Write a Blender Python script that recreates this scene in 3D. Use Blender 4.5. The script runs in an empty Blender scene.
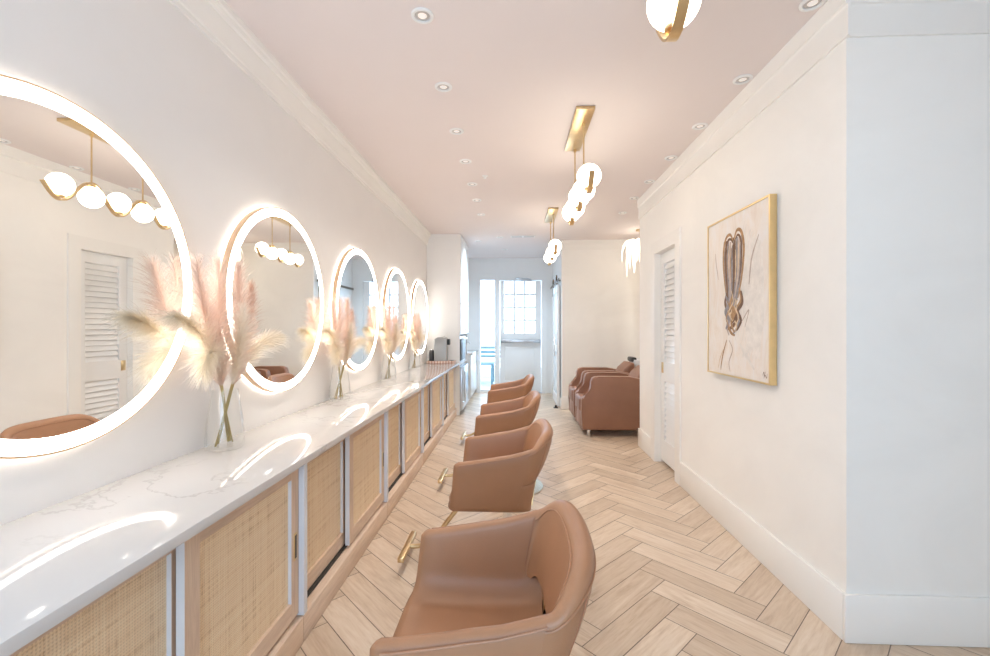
import bpy, bmesh, math, random
from mathutils import Vector, Matrix
R = random.Random(11)
PI = math.pi
sc = bpy.context.scene
col = sc.collection
H = 2.93; A = 1.43; BX = 1.483

# ------------------------------------------------------------------ materials
def s2l(r, g, b):
    f = lambda c: (c/255/12.92) if c/255 <= .04045 else ((c/255+.055)/1.055)**2.4
    return (f(r), f(g), f(b), 1)

class NT:
    def __init__(s, name):
        s.m = bpy.data.materials.new(name); s.m.use_nodes = True
        s.t = s.m.node_tree; s.b = s.t.nodes['Principled BSDF']; s.out = s.t.nodes['Material Output']
    def n(s, typ, **kw):
        nd = s.t.nodes.new(typ)
        for k, v in kw.items(): setattr(nd, k, v)
        return nd
    def l(s, a, b): s.t.links.new(a, b)
    def math(s, op, a, b=None, c=None):
        nd = s.n('ShaderNodeMath', operation=op)
        for i, v in enumerate((a, b, c)):
            if v is None: continue
            if isinstance(v, (int, float)): nd.inputs[i].default_value = v
            else: s.l(v, nd.inputs[i])
        return nd.outputs[0]
    def ramp(s, fac, stops):
        nd = s.n('ShaderNodeValToRGB'); e = nd.color_ramp.elements
        while len(e) < len(stops): e.new(.5)
        for el, (p, c) in zip(e, stops): el.position = p; el.color = c
        s.l(fac, nd.inputs[0]); return nd.outputs[0]
    def mix(s, fac, a, b, blend='MIX'):
        nd = s.n('ShaderNodeMix', data_type='RGBA', blend_type=blend)
        for i, v in ((0, fac), (6, a), (7, b)):
            if isinstance(v, (int, float, tuple)): nd.inputs[i].default_value = v
            else: s.l(v, nd.inputs[i])
        return nd.outputs[2]
    def coord(s, which='Object', scale=(1, 1, 1)):
        tc = s.n('ShaderNodeTexCoord'); mp = s.n('ShaderNodeMapping')
        mp.inputs['Scale'].default_value = scale
        s.l(tc.outputs[which], mp.inputs[0]); return mp.outputs[0]
    def noise(s, vec, scale, detail=3, rough=.5, dist=0):
        nd = s.n('ShaderNodeTexNoise'); nd.inputs['Scale'].default_value = scale
        nd.inputs['Detail'].default_value = detail; nd.inputs['Roughness'].default_value = rough
        nd.inputs['Distortion'].default_value = dist
        s.l(vec, nd.inputs['Vector']); return nd.outputs[0]
    def bump(s, h, strength=.2, dist=.01):
        nd = s.n('ShaderNodeBump'); nd.inputs['Strength'].default_value = strength
        nd.inputs['Distance'].default_value = dist
        s.l(h, nd.inputs['Height']); s.l(nd.outputs[0], s.b.inputs['Normal'])

def mat(name, c, rough=.5, metal=0, spec=.5, vary=0, vscale=4, bump=0, bscale=60, coat=0):
    k = NT(name); b = k.b
    b.inputs['Base Color'].default_value = c; b.inputs['Roughness'].default_value = rough
    b.inputs['Metallic'].default_value = metal; b.inputs['Specular IOR Level'].default_value = spec
    b.inputs['Coat Weight'].default_value = coat; b.inputs['Coat Roughness'].default_value = .05
    if vary:
        v = k.coord()
        nz = k.noise(v, vscale, 5, .6)
        lo = tuple(max(0, x*(1-vary)) for x in c[:3])+(1,); hi = tuple(min(1, x*(1+vary)) for x in c[:3])+(1,)
        k.l(k.ramp(nz, [(.3, lo), (.7, hi)]), b.inputs['Base Color'])
    if bump:
        k.bump(k.noise(k.coord(), bscale, 2), bump, .004)
    return k.m

def emis(name, c, s):
    k = NT(name); k.b.inputs['Base Color'].default_value = c
    k.b.inputs['Emission Color'].default_value = c; k.b.inputs['Emission Strength'].default_value = s
    return k.m

def glass(name, tint, gl=1.0, rough=.02, ior=1.45):
    k = NT(name); t = k.t
    tr = k.n('ShaderNodeBsdfTransparent'); tr.inputs[0].default_value = tint
    g = k.n('ShaderNodeBsdfGlossy'); g.inputs['Roughness'].default_value = rough
    lw = k.n('ShaderNodeLayerWeight'); lw.inputs[0].default_value = .5
    fac = k.math('ADD', k.math('MULTIPLY', k.math('POWER', lw.outputs['Facing'], 3.5), .55*gl), .03)
    mx = k.n('ShaderNodeMixShader')
    k.l(fac, mx.inputs[0]); k.l(tr.outputs[0], mx.inputs[1]); k.l(g.outputs[0], mx.inputs[2])
    k.l(mx.outputs[0], k.out.inputs[0]); return k.m

def plaster(name, c, v):
    k = NT(name); b = k.b; b.inputs['Roughness'].default_value = .75; b.inputs['Specular IOR Level'].default_value = .2
    co = k.coord('Object', (1, 1, 1.4))
    n1 = k.noise(co, 1.3, 6, .62, .8)
    lo = tuple(x*(1-v) for x in c[:3])+(1,)
    k.l(k.ramp(n1, [(.35, lo), (.62, c)]), b.inputs['Base Color'])
    k.bump(k.noise(co, 9, 5, .6), .08, .01); return k.m

M = {}
M['wall_cream'] = plaster('cream plaster', (.92, .90, .86, 1), .04)
M['wall_mirror'] = plaster('mirror wall paint', (.855, .835, .815, 1), .02)
M['ceiling'] = mat('blush ceiling paint', (.80, .73, .71, 1), .8, spec=.2, vary=.015, vscale=.8)
M['trim'] = mat('warm white trim paint', (.88, .86, .82, 1), .45, spec=.35, vary=.01)
M['white'] = mat('white lacquer', (.84, .84, .83, 1), .3, vary=.01)
M['gold'] = mat('brushed brass', (.74, .56, .32, 1), .30, 1, vary=.06, vscale=20)
M['gold_pale'] = mat('pale gold leaf frame', (.82, .63, .33, 1), .35, 1, vary=.06, vscale=12)
M['rose_gold'] = mat('satin copper gold rim', (.80, .60, .42, 1), .35, 1, vary=.04, vscale=10)
M['champagne'] = mat('pale polished champagne metal', (.78, .74, .63, 1), .16, 1, vary=.03)
M['chrome'] = mat('polished chrome', (.82, .83, .84, 1), .08, 1, vary=.02)
M['steel'] = mat('stainless steel', (.55, .58, .62, 1), .28, 1, vary=.05, vscale=30)
M['black'] = mat('black plastic', (.02, .02, .022, 1), .35, vary=.1)
M['dark'] = mat('dark channel', (.03, .028, .026, 1), .6, vary=.1)
M['grey'] = mat('grey appliance plastic', (.30, .305, .305, 1), .32, .2, vary=.05)
M['mirror'] = mat('silvered mirror', (.93, .94, .93, 1), .0, 1, vary=.003)
M['globe'] = emis('opal glass globe lit', (1, .90, .75, 1), 4.2)
M['led'] = emis('led ring lit', (1, .94, .87, 1), 7.0)
M['led_back'] = emis('led back light', (1, .91, .81, 1), 8.0)
M['lens'] = emis('downlight lens', (1, .95, .9, 1), .12)
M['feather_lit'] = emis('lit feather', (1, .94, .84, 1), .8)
M['vase'] = glass('clear vase glass', (.992, .996, .995, 1), .8, .03)
M['pane'] = glass('window pane', (.97, .99, 1, 1), .5)
M['frosted'] = mat('frosted glass panel', (.84, .91, .95, 1), .25, vary=.02)
M['bronze'] = mat('dark bronze hardware', (.16, .12, .08, 1), .35, .9, vary=.08)
M['exterior'] = mat('pale patio concrete', (.30, .32, .33, 1), .8, vary=.05)
M['green'] = mat('pale patio fence paint', (.09, .15, .165, 1), .6, vary=.06)
def wicker():
    k = NT('pink woven wicker'); b = k.b
    tc = k.n('ShaderNodeTexCoord'); sp = k.n('ShaderNodeSeparateXYZ'); k.l(tc.outputs['Object'], sp.inputs[0])
    st = k.math('GREATER_THAN', k.math('PINGPONG', k.math('ADD', sp.outputs[0], k.math('MULTIPLY', sp.outputs[1], .8)), .022), .011)
    n = k.noise(k.coord(), 60, 3)
    k.l(k.mix(k.math('MULTIPLY', n, .4), k.mix(st, (.50, .29, .23, 1), (.70, .56, .49, 1)), (.30, .17, .13, 1)), b.inputs['Base Color'])
    b.inputs['Roughness'].default_value = .65; k.bump(n, .4, .003); return k.m
M['wicker'] = wicker()
M['ceramic'] = mat('white ceramic', (.86, .86, .85, 1), .12, vary=.01, coat=.3)
M['vent'] = mat('grey vent metal', (.55, .52, .50, 1), .5, .3, vary=.05)

def leather(name, c):
    k = NT(name); b = k.b
    co = k.coord()
    n = k.noise(co, 3.5, 4, .55)
    k.l(k.ramp(n, [(.3, tuple(x*.90 for x in c[:3])+(1,)), (.7, tuple(min(1, x*1.06) for x in c[:3])+(1,))]), b.inputs['Base Color'])
    b.inputs['Roughness'].default_value = .42; b.inputs['Specular IOR Level'].default_value = .45
    vo = k.n('ShaderNodeTexVoronoi'); vo.inputs['Scale'].default_value = 240; k.l(co, vo.inputs['Vector'])
    k.bump(vo.outputs[0], .10, .002); return k.m
M['leather'] = leather('tan leather', (.38, .19, .10, 1))
M['leather_dark'] = leather('tan leather seam', (.36, .17, .095, 1))
M['leather_red'] = leather('cognac leather', (.29, .142, .086, 1))

def wood(name, c1, c2, axis_scale, rough=.5):
    k = NT(name); b = k.b
    co = k.coord('Object', axis_scale)
    n1 = k.noise(co, 2.2, 6, .6, 1.2); n2 = k.noise(co, 14, 3, .6, .3)
    f = k.math('ADD', k.math('MULTIPLY', n1, .65), k.math('MULTIPLY', n2, .35))
    k.l(k.ramp(f, [(.34, c1), (.62, c2)]), b.inputs['Base Color'])
    b.inputs['Roughness'].default_value = rough; b.inputs['Specular IOR Level'].default_value = .35
    k.bump(n2, .06, .003); return k.m
OAK1, OAK2 = (.60, .44, .325, 1), (.77, .60, .46, 1)
M['oak_v'] = wood('pale oak upright grain', OAK1, OAK2, (14, 14, 1.0))
M['oak_h'] = wood('pale oak lengthwise grain', OAK1, OAK2, (14, 1.0, 14))

M['edge'] = mat('pale bluish edge', (.74, .77, .82, 1), .4, vary=.03, vscale=8)  # pale bluish colour for partitions and the upright edges of door frames
def rattan():
    k = NT('woven cane webbing'); b = k.b
    tc = k.n('ShaderNodeTexCoord'); sp = k.n('ShaderNodeSeparateXYZ'); k.l(tc.outputs['Object'], sp.inputs[0])
    y, z = sp.outputs[1], sp.outputs[2]
    tri = lambda v, per: k.math('PINGPONG', v, per)              # 0..per
    P = .0042
    ty = k.math('DIVIDE', tri(y, P), P); tz = k.math('DIVIDE', tri(z, P), P)
    hole = k.math('MULTIPLY', k.math('GREATER_THAN', ty, .52), k.math('GREATER_THAN', tz, .50))
    co = k.coord('Object', (1, 60, 1.2)); strandv = k.noise(co, 1.6, 3, .7)
    co2 = k.coord('Object', (1, 1.2, 60)); strandh = k.noise(co2, 1.6, 3, .7)
    st = k.math('ADD', k.math('MULTIPLY', strandv, .5), k.math('MULTIPLY', strandh, .5))
    base = k.ramp(st, [(.36, (.62, .44, .26, 1)), (.45, (.86, .67, .45, 1)), (.62, (.93, .78, .57, 1))])
    big = k.noise(k.coord('Object', (1, 1, 1)), 5, 3, .6)
    base = k.mix(k.math('MULTIPLY', big, .25), base, (.70, .52, .32, 1))
    c = k.mix(k.math('MULTIPLY', hole, .26), base, (.26, .16, .075, 1))
    k.l(c, b.inputs['Base Color']); b.inputs['Roughness'].default_value = .6
    k.bump(k.math('ADD', ty, tz), .25, .002); return k.m
M['rattan'] = rattan()

def marble():
    k = NT('white veined quartz'); b = k.b
    co = k.coord()
    wv = k.noise(co, 1.1, 6, .62, .6)
    v1 = k.math('ABSOLUTE', k.math('SUBTRACT', wv, .50))
    mask = k.noise(co, .9, 2, .5)
    vein = k.ramp(v1, [(.0, (1, 1, 1, 1)), (.010, (0, 0, 0, 1))])
    mk = k.ramp(mask, [(.47, (0, 0, 0, 1)), (.60, (1, 1, 1, 1))])
    fac = k.math('MULTIPLY', k.math('MULTIPLY', vein, mk), .60)
    soft = k.ramp(k.noise(co, 1.6, 3), [(.3, (.625, .605, .585, 1)), (.7, (.66, .645, .63, 1))])
    k.l(k.mix(fac, soft, (.36, .33, .31, 1)), b.inputs['Base Color'])
    b.inputs['Roughness'].default_value = .07; b.inputs['Specular IOR Level'].default_value = .55
    return k.m
M['marble'] = marble()

def floor_wood():
    k = NT('wood look herringbone tile'); b = k.b
    uv = k.n('ShaderNodeUVMap'); at = k.n('ShaderNodeAttribute', attribute_name='tone')
    mp = k.n('ShaderNodeMapping'); mp.inputs['Scale'].default_value = (1.0, 9, 1); k.l(uv.outputs[0], mp.inputs[0])
    n1 = k.noise(mp.outputs[0], 2.4, 7, .62, 1.3); n2 = k.noise(mp.outputs[0], 11, 4, .6, .3)
    f = k.math('ADD', k.math('MULTIPLY', n1, .7), k.math('MULTIPLY', n2, .3))
    c = k.ramp(f, [(.32, (.56, .42, .305, 1)), (.5, (.69, .555, .425, 1)), (.66, (.76, .64, .52, 1))])
    t = k.ramp(at.outputs['Fac'], [(0, (.86, .83, .80, 1)), (.5, (.98, .97, .96, 1)), (1, (1.04, 1.05, 1.06, 1))])
    k.l(k.mix(1.0, c, t, 'MULTIPLY'), b.inputs['Base Color'])
    b.inputs['Roughness'].default_value = .32; b.inputs['Specular IOR Level'].default_value = .45
    k.bump(n2, .05, .002); return k.m
M['floor'] = floor_wood()
M['grout'] = mat('dark floor grout', (.20, .155, .125, 1), .8, vary=.05)

def plume(name, c1, c2):
    k = NT(name); b = k.b
    n = k.noise(k.coord(), 9, 2)
    cc = k.ramp(n, [(.3, c1), (.7, c2)])
    d = k.n('ShaderNodeBsdfDiffuse'); t = k.n('ShaderNodeBsdfTranslucent'); mx = k.n('ShaderNodeMixShader')
    mx.inputs[0].default_value = .5
    k.l(cc, d.inputs[0]); k.l(cc, t.inputs[0]); k.l(d.outputs[0], mx.inputs[1]); k.l(t.outputs[0], mx.inputs[2])
    tp = k.n('ShaderNodeBsdfTransparent'); m2 = k.n('ShaderNodeMixShader'); m2.inputs[0].default_value = .35
    k.l(mx.outputs[0], m2.inputs[1]); k.l(tp.outputs[0], m2.inputs[2])
    k.l(m2.outputs[0], k.out.inputs[0]); return k.m
M['plume_ivory'] = plume('ivory pampas', (.92, .84, .70, 1), (.96, .92, .84, 1))
M['plume_pink'] = plume('blush pampas', (.82, .66, .57, 1), (.91, .79, .71, 1))
M['plume_rose'] = plume('dusty rose pampas', (.66, .46, .36, 1), (.78, .60, .50, 1))
M['stem'] = mat('dry olive stem', (.38, .28, .10, 1), .6, vary=.2, vscale=20)

# ------------------------------------------------------------------ mesh helpers
class MB:
    def __init__(s): s.bm = bmesh.new(); s.mi = 0
    def _f(s, vs):
        try:
            f = s.bm.faces.new(vs); f.material_index = s.mi; return f
        except ValueError: return None
    def box(s, x0, x1, y0, y1, z0, z1, bev=0, seg=2):
        v = [s.bm.verts.new((x, y, z)) for x in (x0, x1) for y in (y0, y1) for z in (z0, z1)]
        fs = [s._f([v[i] for i in q]) for q in ((0, 1, 3, 2), (4, 6, 7, 5), (0, 4, 5, 1), (2, 3, 7, 6), (0, 2, 6, 4), (1, 5, 7, 3))]
        if bev:
            es = list({e for f in fs for e in f.edges})
            r = bmesh.ops.bevel(s.bm, geom=es, offset=bev, segments=seg, affect='EDGES', profile=.5)
            for f in r['faces']: f.material_index = s.mi
        return s
    def loft(s, rings, closed=True, cap=True, loop=False):
        vr = [[s.bm.verts.new(p) for p in r] for r in rings]
        n = len(vr[0]); m = len(vr)
        for i in range(m if loop else m-1):
            a, b = vr[i], vr[(i+1) % m]
            for j in range(n if closed else n-1):
                s._f([a[j], a[(j+1) % n], b[(j+1) % n], b[j]])
        if cap and closed and not loop:
            s._f(list(reversed(vr[0]))); s._f(vr[-1])
        return s
    def tube(s, pts, r, n=10, cap=True, loop=False):
        pts = [Vector(p) for p in pts]; rr = r if isinstance(r, (list, tuple)) else [r]*len(pts)
        rings = []; up = None
        for i, p in enumerate(pts):
            if loop: d = pts[(i+1) % len(pts)]-pts[i-1]
            else: d = pts[min(i+1, len(pts)-1)]-pts[max(i-1, 0)]
            d.normalize()
            if up is None:
                up = Vector((0, 0, 1)) if abs(d.z) < .9 else Vector((1, 0, 0))
            a = d.cross(up).normalized(); up = a.cross(d).normalized()
            rings.append([p+(a*math.cos(t)+up*math.sin(t))*rr[i] for t in [2*PI*k/n for k in range(n)]])
        return s.loft(rings, True, cap, loop)
    def lathe(s, prof, c=(0, 0, 0), n=32, axis='z', cap=True):
        rings = []
        for r, h in prof:
            rg = []
            for k in range(n):
                t = 2*PI*k/n; u, w = r*math.cos(t), r*math.sin(t)
                p = (u, w, h) if axis == 'z' else ((h, u, w) if axis == 'x' else (w, h, u))
                rg.append((c[0]+p[0], c[1]+p[1], c[2]+p[2]))
            rings.append(rg)
        return s.loft(rings, True, cap)
    def sphere(s, c, r, n=24, sz=1):
        m = n//2
        prof = [(max(1e-4, r*math.sin(PI*i/m)), -r*math.cos(PI*i/m)*sz) for i in range(m+1)]
        return s.lathe(prof, c, n)
    def prism(s, poly, y0, y1, bev=0, seg=3):           # poly in (x,z), extruded along y
        a = [s.bm.verts.new((x, y0, z)) for x, z in poly]; b = [s.bm.verts.new((x, y1, z)) for x, z in poly]
        fs = [s._f(a), s._f(list(reversed(b)))]
        n = len(poly)
        for i in range(n): fs.append(s._f([a[i], b[i], b[(i+1) % n], a[(i+1) % n]]))
        if bev:
            es = [e for e in (set(fs[0].edges) | set(fs[1].edges))]
            r = bmesh.ops.bevel(s.bm, geom=es, offset=bev, segments=seg, affect='EDGES', profile=.5)
            for f in r['faces']: f.material_index = s.mi
        return s
    def frame(s, x0, x1, ys, zs, mv=0, mh=1):      # one connected rectangular frame in the y-z plane: ys, zs = 4 values each
        g_ = {}
        def v(i, j, k):
            if (i, j, k) not in g_: g_[(i, j, k)] = s.bm.verts.new((x1 if k else x0, ys[i], zs[j]))
            return g_[(i, j, k)]
        for i in range(3):
            for j in range(3):
                if (i, j) == (1, 1): continue
                s.mi = mh if i == 1 else mv
                s._f([v(i, j, 1), v(i+1, j, 1), v(i+1, j+1, 1), v(i, j+1, 1)]); s._f([v(i, j, 0), v(i, j+1, 0), v(i+1, j+1, 0), v(i+1, j, 0)])
                for (a, b, nb) in (((i, j), (i+1, j), (i, j-1)), ((i+1, j), (i+1, j+1), (i+1, j)), ((i+1, j+1), (i, j+1), (i, j+1)), ((i, j+1), (i, j), (i-1, j))):
                    if not (0 <= nb[0] < 3 and 0 <= nb[1] < 3) or nb == (1, 1):
                        s._f([v(*a, 0), v(*b, 0), v(*b, 1), v(*a, 1)])
        s.mi = 0
        return s
    def quad(s, *p): s._f([s.bm.verts.new(q) for q in p]); return s
    def build(s, name, mats, parent=None, smooth=True, ang=35, norm=True):
        if norm: bmesh.ops.recalc_face_normals(s.bm, faces=s.bm.faces)
        me = bpy.data.meshes.new(name); s.bm.to_mesh(me); s.bm.free()
        for m in (mats if isinstance(mats, (list, tuple)) else [mats]): me.materials.append(m)
        if smooth and len(me.polygons):
            me.polygons.foreach_set('use_smooth', [True]*len(me.polygons))
            me.set_sharp_from_angle(angle=math.radians(ang))
        o = bpy.data.objects.new(name, me); col.objects.link(o)
        if parent: o.parent = parent
        return o

def tag(o, label, cat, group=None, kind=None):
    o['label'] = label; o['category'] = cat
    if group: o['group'] = group
    if kind: o['kind'] = kind
    return o
def thing(name, label, cat, loc=(0, 0, 0), group=None, rz=0):
    o = bpy.data.objects.new(name, None); col.objects.link(o)
    o.location = loc; o.rotation_euler = (0, 0, rz); o.empty_display_size = .1
    return tag(o, label, cat, group)
def struct(o, label=None, cat=None):
    o['kind'] = 'structure'
    if label: o['label'] = label
    if cat: o['category'] = cat
    return o
def kids(o): return [c for c in bpy.data.objects if c.parent == o]
def dup(o, label=None, loc=None, parent=None, rz=None):
    c = o.copy(); col.objects.link(c)
    if parent: c.parent = parent
    if label: c['label'] = label
    if loc: c.location = loc
    if rz is not None: c.rotation_euler = (0, 0, rz)
    for k in kids(o): dup(k, parent=c)
    return c
def box(name, m, *a, bev=0, parent=None): return MB().box(*a, bev=bev).build(name, m, parent)
ss = lambda a, b, x: (lambda t: t*t*(3-2*t))(min(1, max(0, (x-a)/(b-a))))
def interp(pts, x):
    if x <= pts[0][0]: return pts[0][1]
    for (x0, y0), (x1, y1) in zip(pts, pts[1:]):
        if x <= x1: return y0+(y1-y0)*(x-x0)/(x1-x0)
    return pts[-1][1]

# ------------------------------------------------------------------ room shell
YF, YA, YR0, YR1, YB = -1.6, 7.68, 2.04, 5.31, 9.56     # front wall, alcove end wall, right wall ends, back wall
CX, AX, RX = .81, 3.3, 3.6
# herringbone floor
fb = bmesh.new(); tone = fb.loops.layers.color.new('tone'); uvl = fb.loops.layers.uv.new('UVMap')
w = .1525; O = Vector((.833, 2.49)); pa = Vector((1, -1))/math.sqrt(2); qa = Vector((-1, -1))/math.sqrt(2); g = .0020
def plank(p0, p1, q0, q1, along):
    c = O+w*((p0+p1)/2*pa+(q0+q1)/2*qa)
    if not (-A-.5 < c.x < RX+.5 and YF-.5 < c.y < YB+.5): return
    e = g/w
    co = [(p0+e, q0+e), (p1-e, q0+e), (p1-e, q1-e), (p0+e, q1-e)]
    vs = []
    for p, q in co:
        v = O+w*(p*pa+q*qa); vs.append(fb.verts.new((v.x, v.y, 0)))
    f = fb.faces.new(vs); f.material_index = 0
    tn = R.random(); ox, oy = R.random()*40, R.random()*40; fl = R.choice((0, 1))
    for lp, (p, q) in zip(f.loops, co):
        lp[tone] = (tn, tn, tn, 1)
        u, v = ((p-p0), (q-q0)) if along == 'p' else ((q-q0), (p-p0))
        lp[uvl].uv = (ox+u*w*(1 if fl else -1), oy+v*w)
for j in range(-90, 91):
    for m_ in range(-14, 15):
        p = j+8*m_; plank(p, p+4, j, j+1, 'p')
        x = j; q = x-7+8*m_; plank(x, x+1, q, q+4, 'q')
gv = [fb.verts.new(p) for p in ((-A-.1, YF-.1, -.0015), (RX+.1, YF-.1, -.0015), (RX+.1, YB+.1, -.0015), (-A-.1, YB+.1, -.0015))]
f = fb.faces.new(gv); f.material_index = 1
gv2 = [fb.verts.new(p) for p in ((-A-.1, YF-.1, -.10), (RX+.1, YF-.1, -.10), (RX+.1, YB+.1, -.10), (-A-.1, YB+.1, -.10))]
fb.faces.new(list(reversed(gv2))).material_index = 1
bmesh.ops.recalc_face_normals(fb, faces=[])
for f in fb.faces:
    f.normal_update()
    if f.calc_center_median().z > -.05 and f.normal.z < 0: f.normal_flip()
me = bpy.data.meshes.new('floor'); fb.to_mesh(me); fb.free(); me.materials.append(M['floor']); me.materials.append(M['grout'])
fl = bpy.data.objects.new('floor', me); col.objects.link(fl); struct(fl, 'pale wood-look herringbone tile floor', 'floor')

struct(box('ceiling', M['ceiling'], -A-.15, RX+.15, YF-.15, YB+.15, H, H+.12), 'blush pink painted ceiling', 'ceiling')
struct(box('wall_left', M['wall_mirror'], -A-.15, -A, YF-.15, YB+.15, 0, H), 'pale wall behind the row of round mirrors', 'wall')
# right wall with louvred door opening
DY0, DY1, DH = 4.10, 4.72, 2.20
mb = MB(); T = .14
mb.box(BX, BX+T, YR0, DY0, 0, H); mb.box(BX, BX+T, DY1, YR1, 0, H); mb.box(BX, BX+T, DY0, DY1, DH, H)
struct(mb.build('wall_right', M['wall_cream'], None), 'cream plaster wall carrying the gold framed painting', 'wall')
mb = MB(); mb.box(BX+T+.5, BX+T+.52, DY0-.1, DY1+.1, 0, DH+.1); mb.box(BX+T, BX+T+.5, DY0-.1, DY0-.08, 0, DH+.1); mb.box(BX+T, BX+T+.5, DY1+.08, DY1+.1, 0, DH+.1); mb.box(BX+T, BX+T+.52, DY0-.1, DY1+.1, DH+.1, DH+.12)  # unseen box added behind the door opening to stop stray daylight
struct(mb.build('wall_leak_blocker', M['wall_cream'], None), 'added walls behind the louvred door that keep daylight out', 'wall')
struct(box('wall_front_right', M['wall_cream'], BX+T, RX, YR0, YR0+T, 0, H), 'cream plaster wall at the right edge facing the viewer', 'wall')
struct(box('wall_alcove_near', M['wall_cream'], BX+T, AX, YR1-T, YR1, 0, H), 'near side wall of the shampoo alcove', 'wall')
struct(box('wall_alcove_end', M['wall_cream'], CX, AX+.14, YA, YA+.14, 0, H), 'cream plaster end wall behind the shampoo armchairs', 'wall')
struct(box('wall_alcove_right', M['wall_cream'], AX, AX+.14, YR1-T, YA+.14, 0, H), 'right side wall of the shampoo alcove', 'wall')
struct(box('wall_corridor_right', M['white'], CX, CX+.14, YA+.14, YB, 0, H), 'white corridor wall behind the sliding door', 'wall')
struct(box('wall_far_right', M['wall_cream'], RX, RX+.14, YF, YR0+T, 0, H), 'right side wall of the front room', 'wall')
# back wall with door and sidelight openings
SX0, SX1, DX0, DX1, ZT = -.77, -.42, -.36, .60, 2.47
mb = MB()
mb.box(-A, SX0, YB, YB+.14, 0, H); mb.box(SX1, DX0, YB, YB+.14, 0, H); mb.box(DX1, CX+.14, YB, YB+.14, 0, H)
mb.box(SX0, SX1, YB, YB+.14, ZT, H); mb.box(DX0, DX1, YB, YB+.14, ZT, H)
struct(mb.build('wall_back', M['white'], None), 'white wall around the back door and sidelight', 'wall')
# front wall with shop window
mb = MB(); WX0, WX1, WZ0, WZ1 = -1.30, .50, .25, 2.60
mb.box(-A, WX0, YF-.14, YF, 0, H); mb.box(WX1, RX, YF-.14, YF, 0, H); mb.box(WX0, WX1, YF-.14, YF, 0, WZ0); mb.box(WX0, WX1, YF-.14, YF, WZ1, H)
struct(mb.build('wall_front', M['wall_cream'], None), 'front wall with the shop window', 'wall')
wn = struct(bpy.data.objects.new('window_2', None), 'large shop window in the front wall', 'window'); col.objects.link(wn)
mb = MB()
for x in (WX0, (WX0+WX1)/2-.03, WX1-.06): mb.box(x, x+.06, YF-.10, YF-.03, WZ0, WZ1)
for z in (WZ0, WZ1-.06): mb.box(WX0, WX1, YF-.10, YF-.03, z, z+.06)
mb.build('window_frame', M['white'], wn); box('pane', M['pane'], WX0+.05, WX1-.05, YF-.07, YF-.062, WZ0+.05, WZ1-.05, parent=wn)

# crown moulding: left (stepped cove), right (two stepped boards), alcove and facing wall
def run_y(prof, y0, y1, name, lab):
    mb = MB(); mb.loft([[(x, y0, z) for x, z in prof], [(x, y1, z) for x, z in prof]])
    return struct(mb.build(name, M['trim'], None, ang=25), lab, 'trim')
lp = [(-A, 2.755), (-A+.012, 2.755), (-A+.016, 2.775), (-A+.022, 2.78), (-A+.026, 2.80), (-A+.034, 2.83), (-A+.044, 2.86), (-A+.046, 2.872), (-A+.058, 2.876), (-A+.066, 2.895), (-A+.074, 2.90), (-A+.076, H), (-A, H)]
run_y(lp, YF, 7.055, 'trim_1', 'stepped crown moulding above the mirrors')
rp = [(BX, 2.70), (BX-.012, 2.70), (BX-.012, 2.83), (BX-.016, 2.838), (BX-.024, 2.842), (BX-.026, H), (BX, H)]
run_y(rp, YR0-.026, YR1+.012, 'trim_2', 'two step crown moulding above the painting')
mb = MB(); fp = [(YR0, 2.70), (YR0-.012, 2.70), (YR0-.012, 2.83), (YR0-.016, 2.838), (YR0-.024, 2.842), (YR0-.026, H), (YR0, H)]
mb.loft([[(x, y, z) for y, z in fp] for x in (BX, RX)])
struct(mb.build('trim_3', M['trim'], None, ang=25), 'two step crown moulding on the facing wall', 'trim')
mb = MB(); mb.loft([[(x, y, z) for y, z in [(YA, 2.76), (YA-.012, 2.76), (YA-.014, 2.87), (YA-.026, 2.875), (YA-.028, H), (YA, H)]] for x in (CX, AX)])
struct(mb.build('trim_4', M['trim'], None, ang=25), 'crown moulding on the alcove end wall', 'trim')
# baseboards
def bb(name, lab, *a): struct(box(name, M['trim'], *a, bev=.006), lab, 'baseboard')
BH = .215
bb('baseboard_right', 'tall white baseboard under the painting', BX-.018, BX, YR0+.0005, DY0-.1055, 0, BH)
bb('baseboard_right_end', 'short tall baseboard beside the louvred door', BX-.018, BX, DY1+.1055, YR1+.018, 0, BH)
bb('baseboard_front_right', 'tall white baseboard on the facing wall', BX-.018, RX, YR0-.018, YR0, 0, BH)
bb('baseboard_alcove_end', 'white baseboard behind the armchairs', CX-.018, AX, YA-.018, YA, 0, BH)
bb('baseboard_corridor', 'white baseboard on the corridor wall', CX-.016, CX, YA, YB, 0, .16)
bb('baseboard_alcove_near', 'white baseboard inside the alcove', BX, AX, YR1, YR1+.018, 0, BH)

# louvred door (recessed in right wall)
d1 = struct(bpy.data.objects.new('door_1', None), 'white louvred door recessed in the right wall', 'door'); col.objects.link(d1)
mb = MB(); cw = .105
c_ = [(DY0-cw, 0), (DY0, 0), (DY0, DH), (DY1, DH), (DY1, 0), (DY1+cw, 0), (DY1+cw, DH+cw), (DY0-cw, DH+cw)]
mb.loft([[(x, y, z) for y, z in c_] for x in (BX-.018, BX-.0005)])
mb.build('casing', M['trim'], d1)
mb = MB()
mb.box(BX-.017, BX+T, DY1-.018, DY1-.0005, 0, DH-.0005); mb.box(BX-.017, BX+T, DY0+.0005, DY0+.018, 0, DH-.0005); mb.box(BX-.017, BX+T, DY0+.018, DY1-.018, DH-.018, DH-.0005)
mb.build('jamb', M['trim'], d1)
lx0, lx1 = BX+.05, BX+.085; y0, y1 = DY0+.02, DY1-.02
mb = MB()
mb.box(lx0, lx1, y0, y0+.10, .03, DH-.02); mb.box(lx0, lx1, y1-.10, y1, .03, DH-.02)
for z0_, z1_ in ((.03, .25), (.86, 1.06), (DH-.13, DH-.02)): mb.box(lx0, lx1, y0+.10, y1-.10, z0_, z1_)
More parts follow.
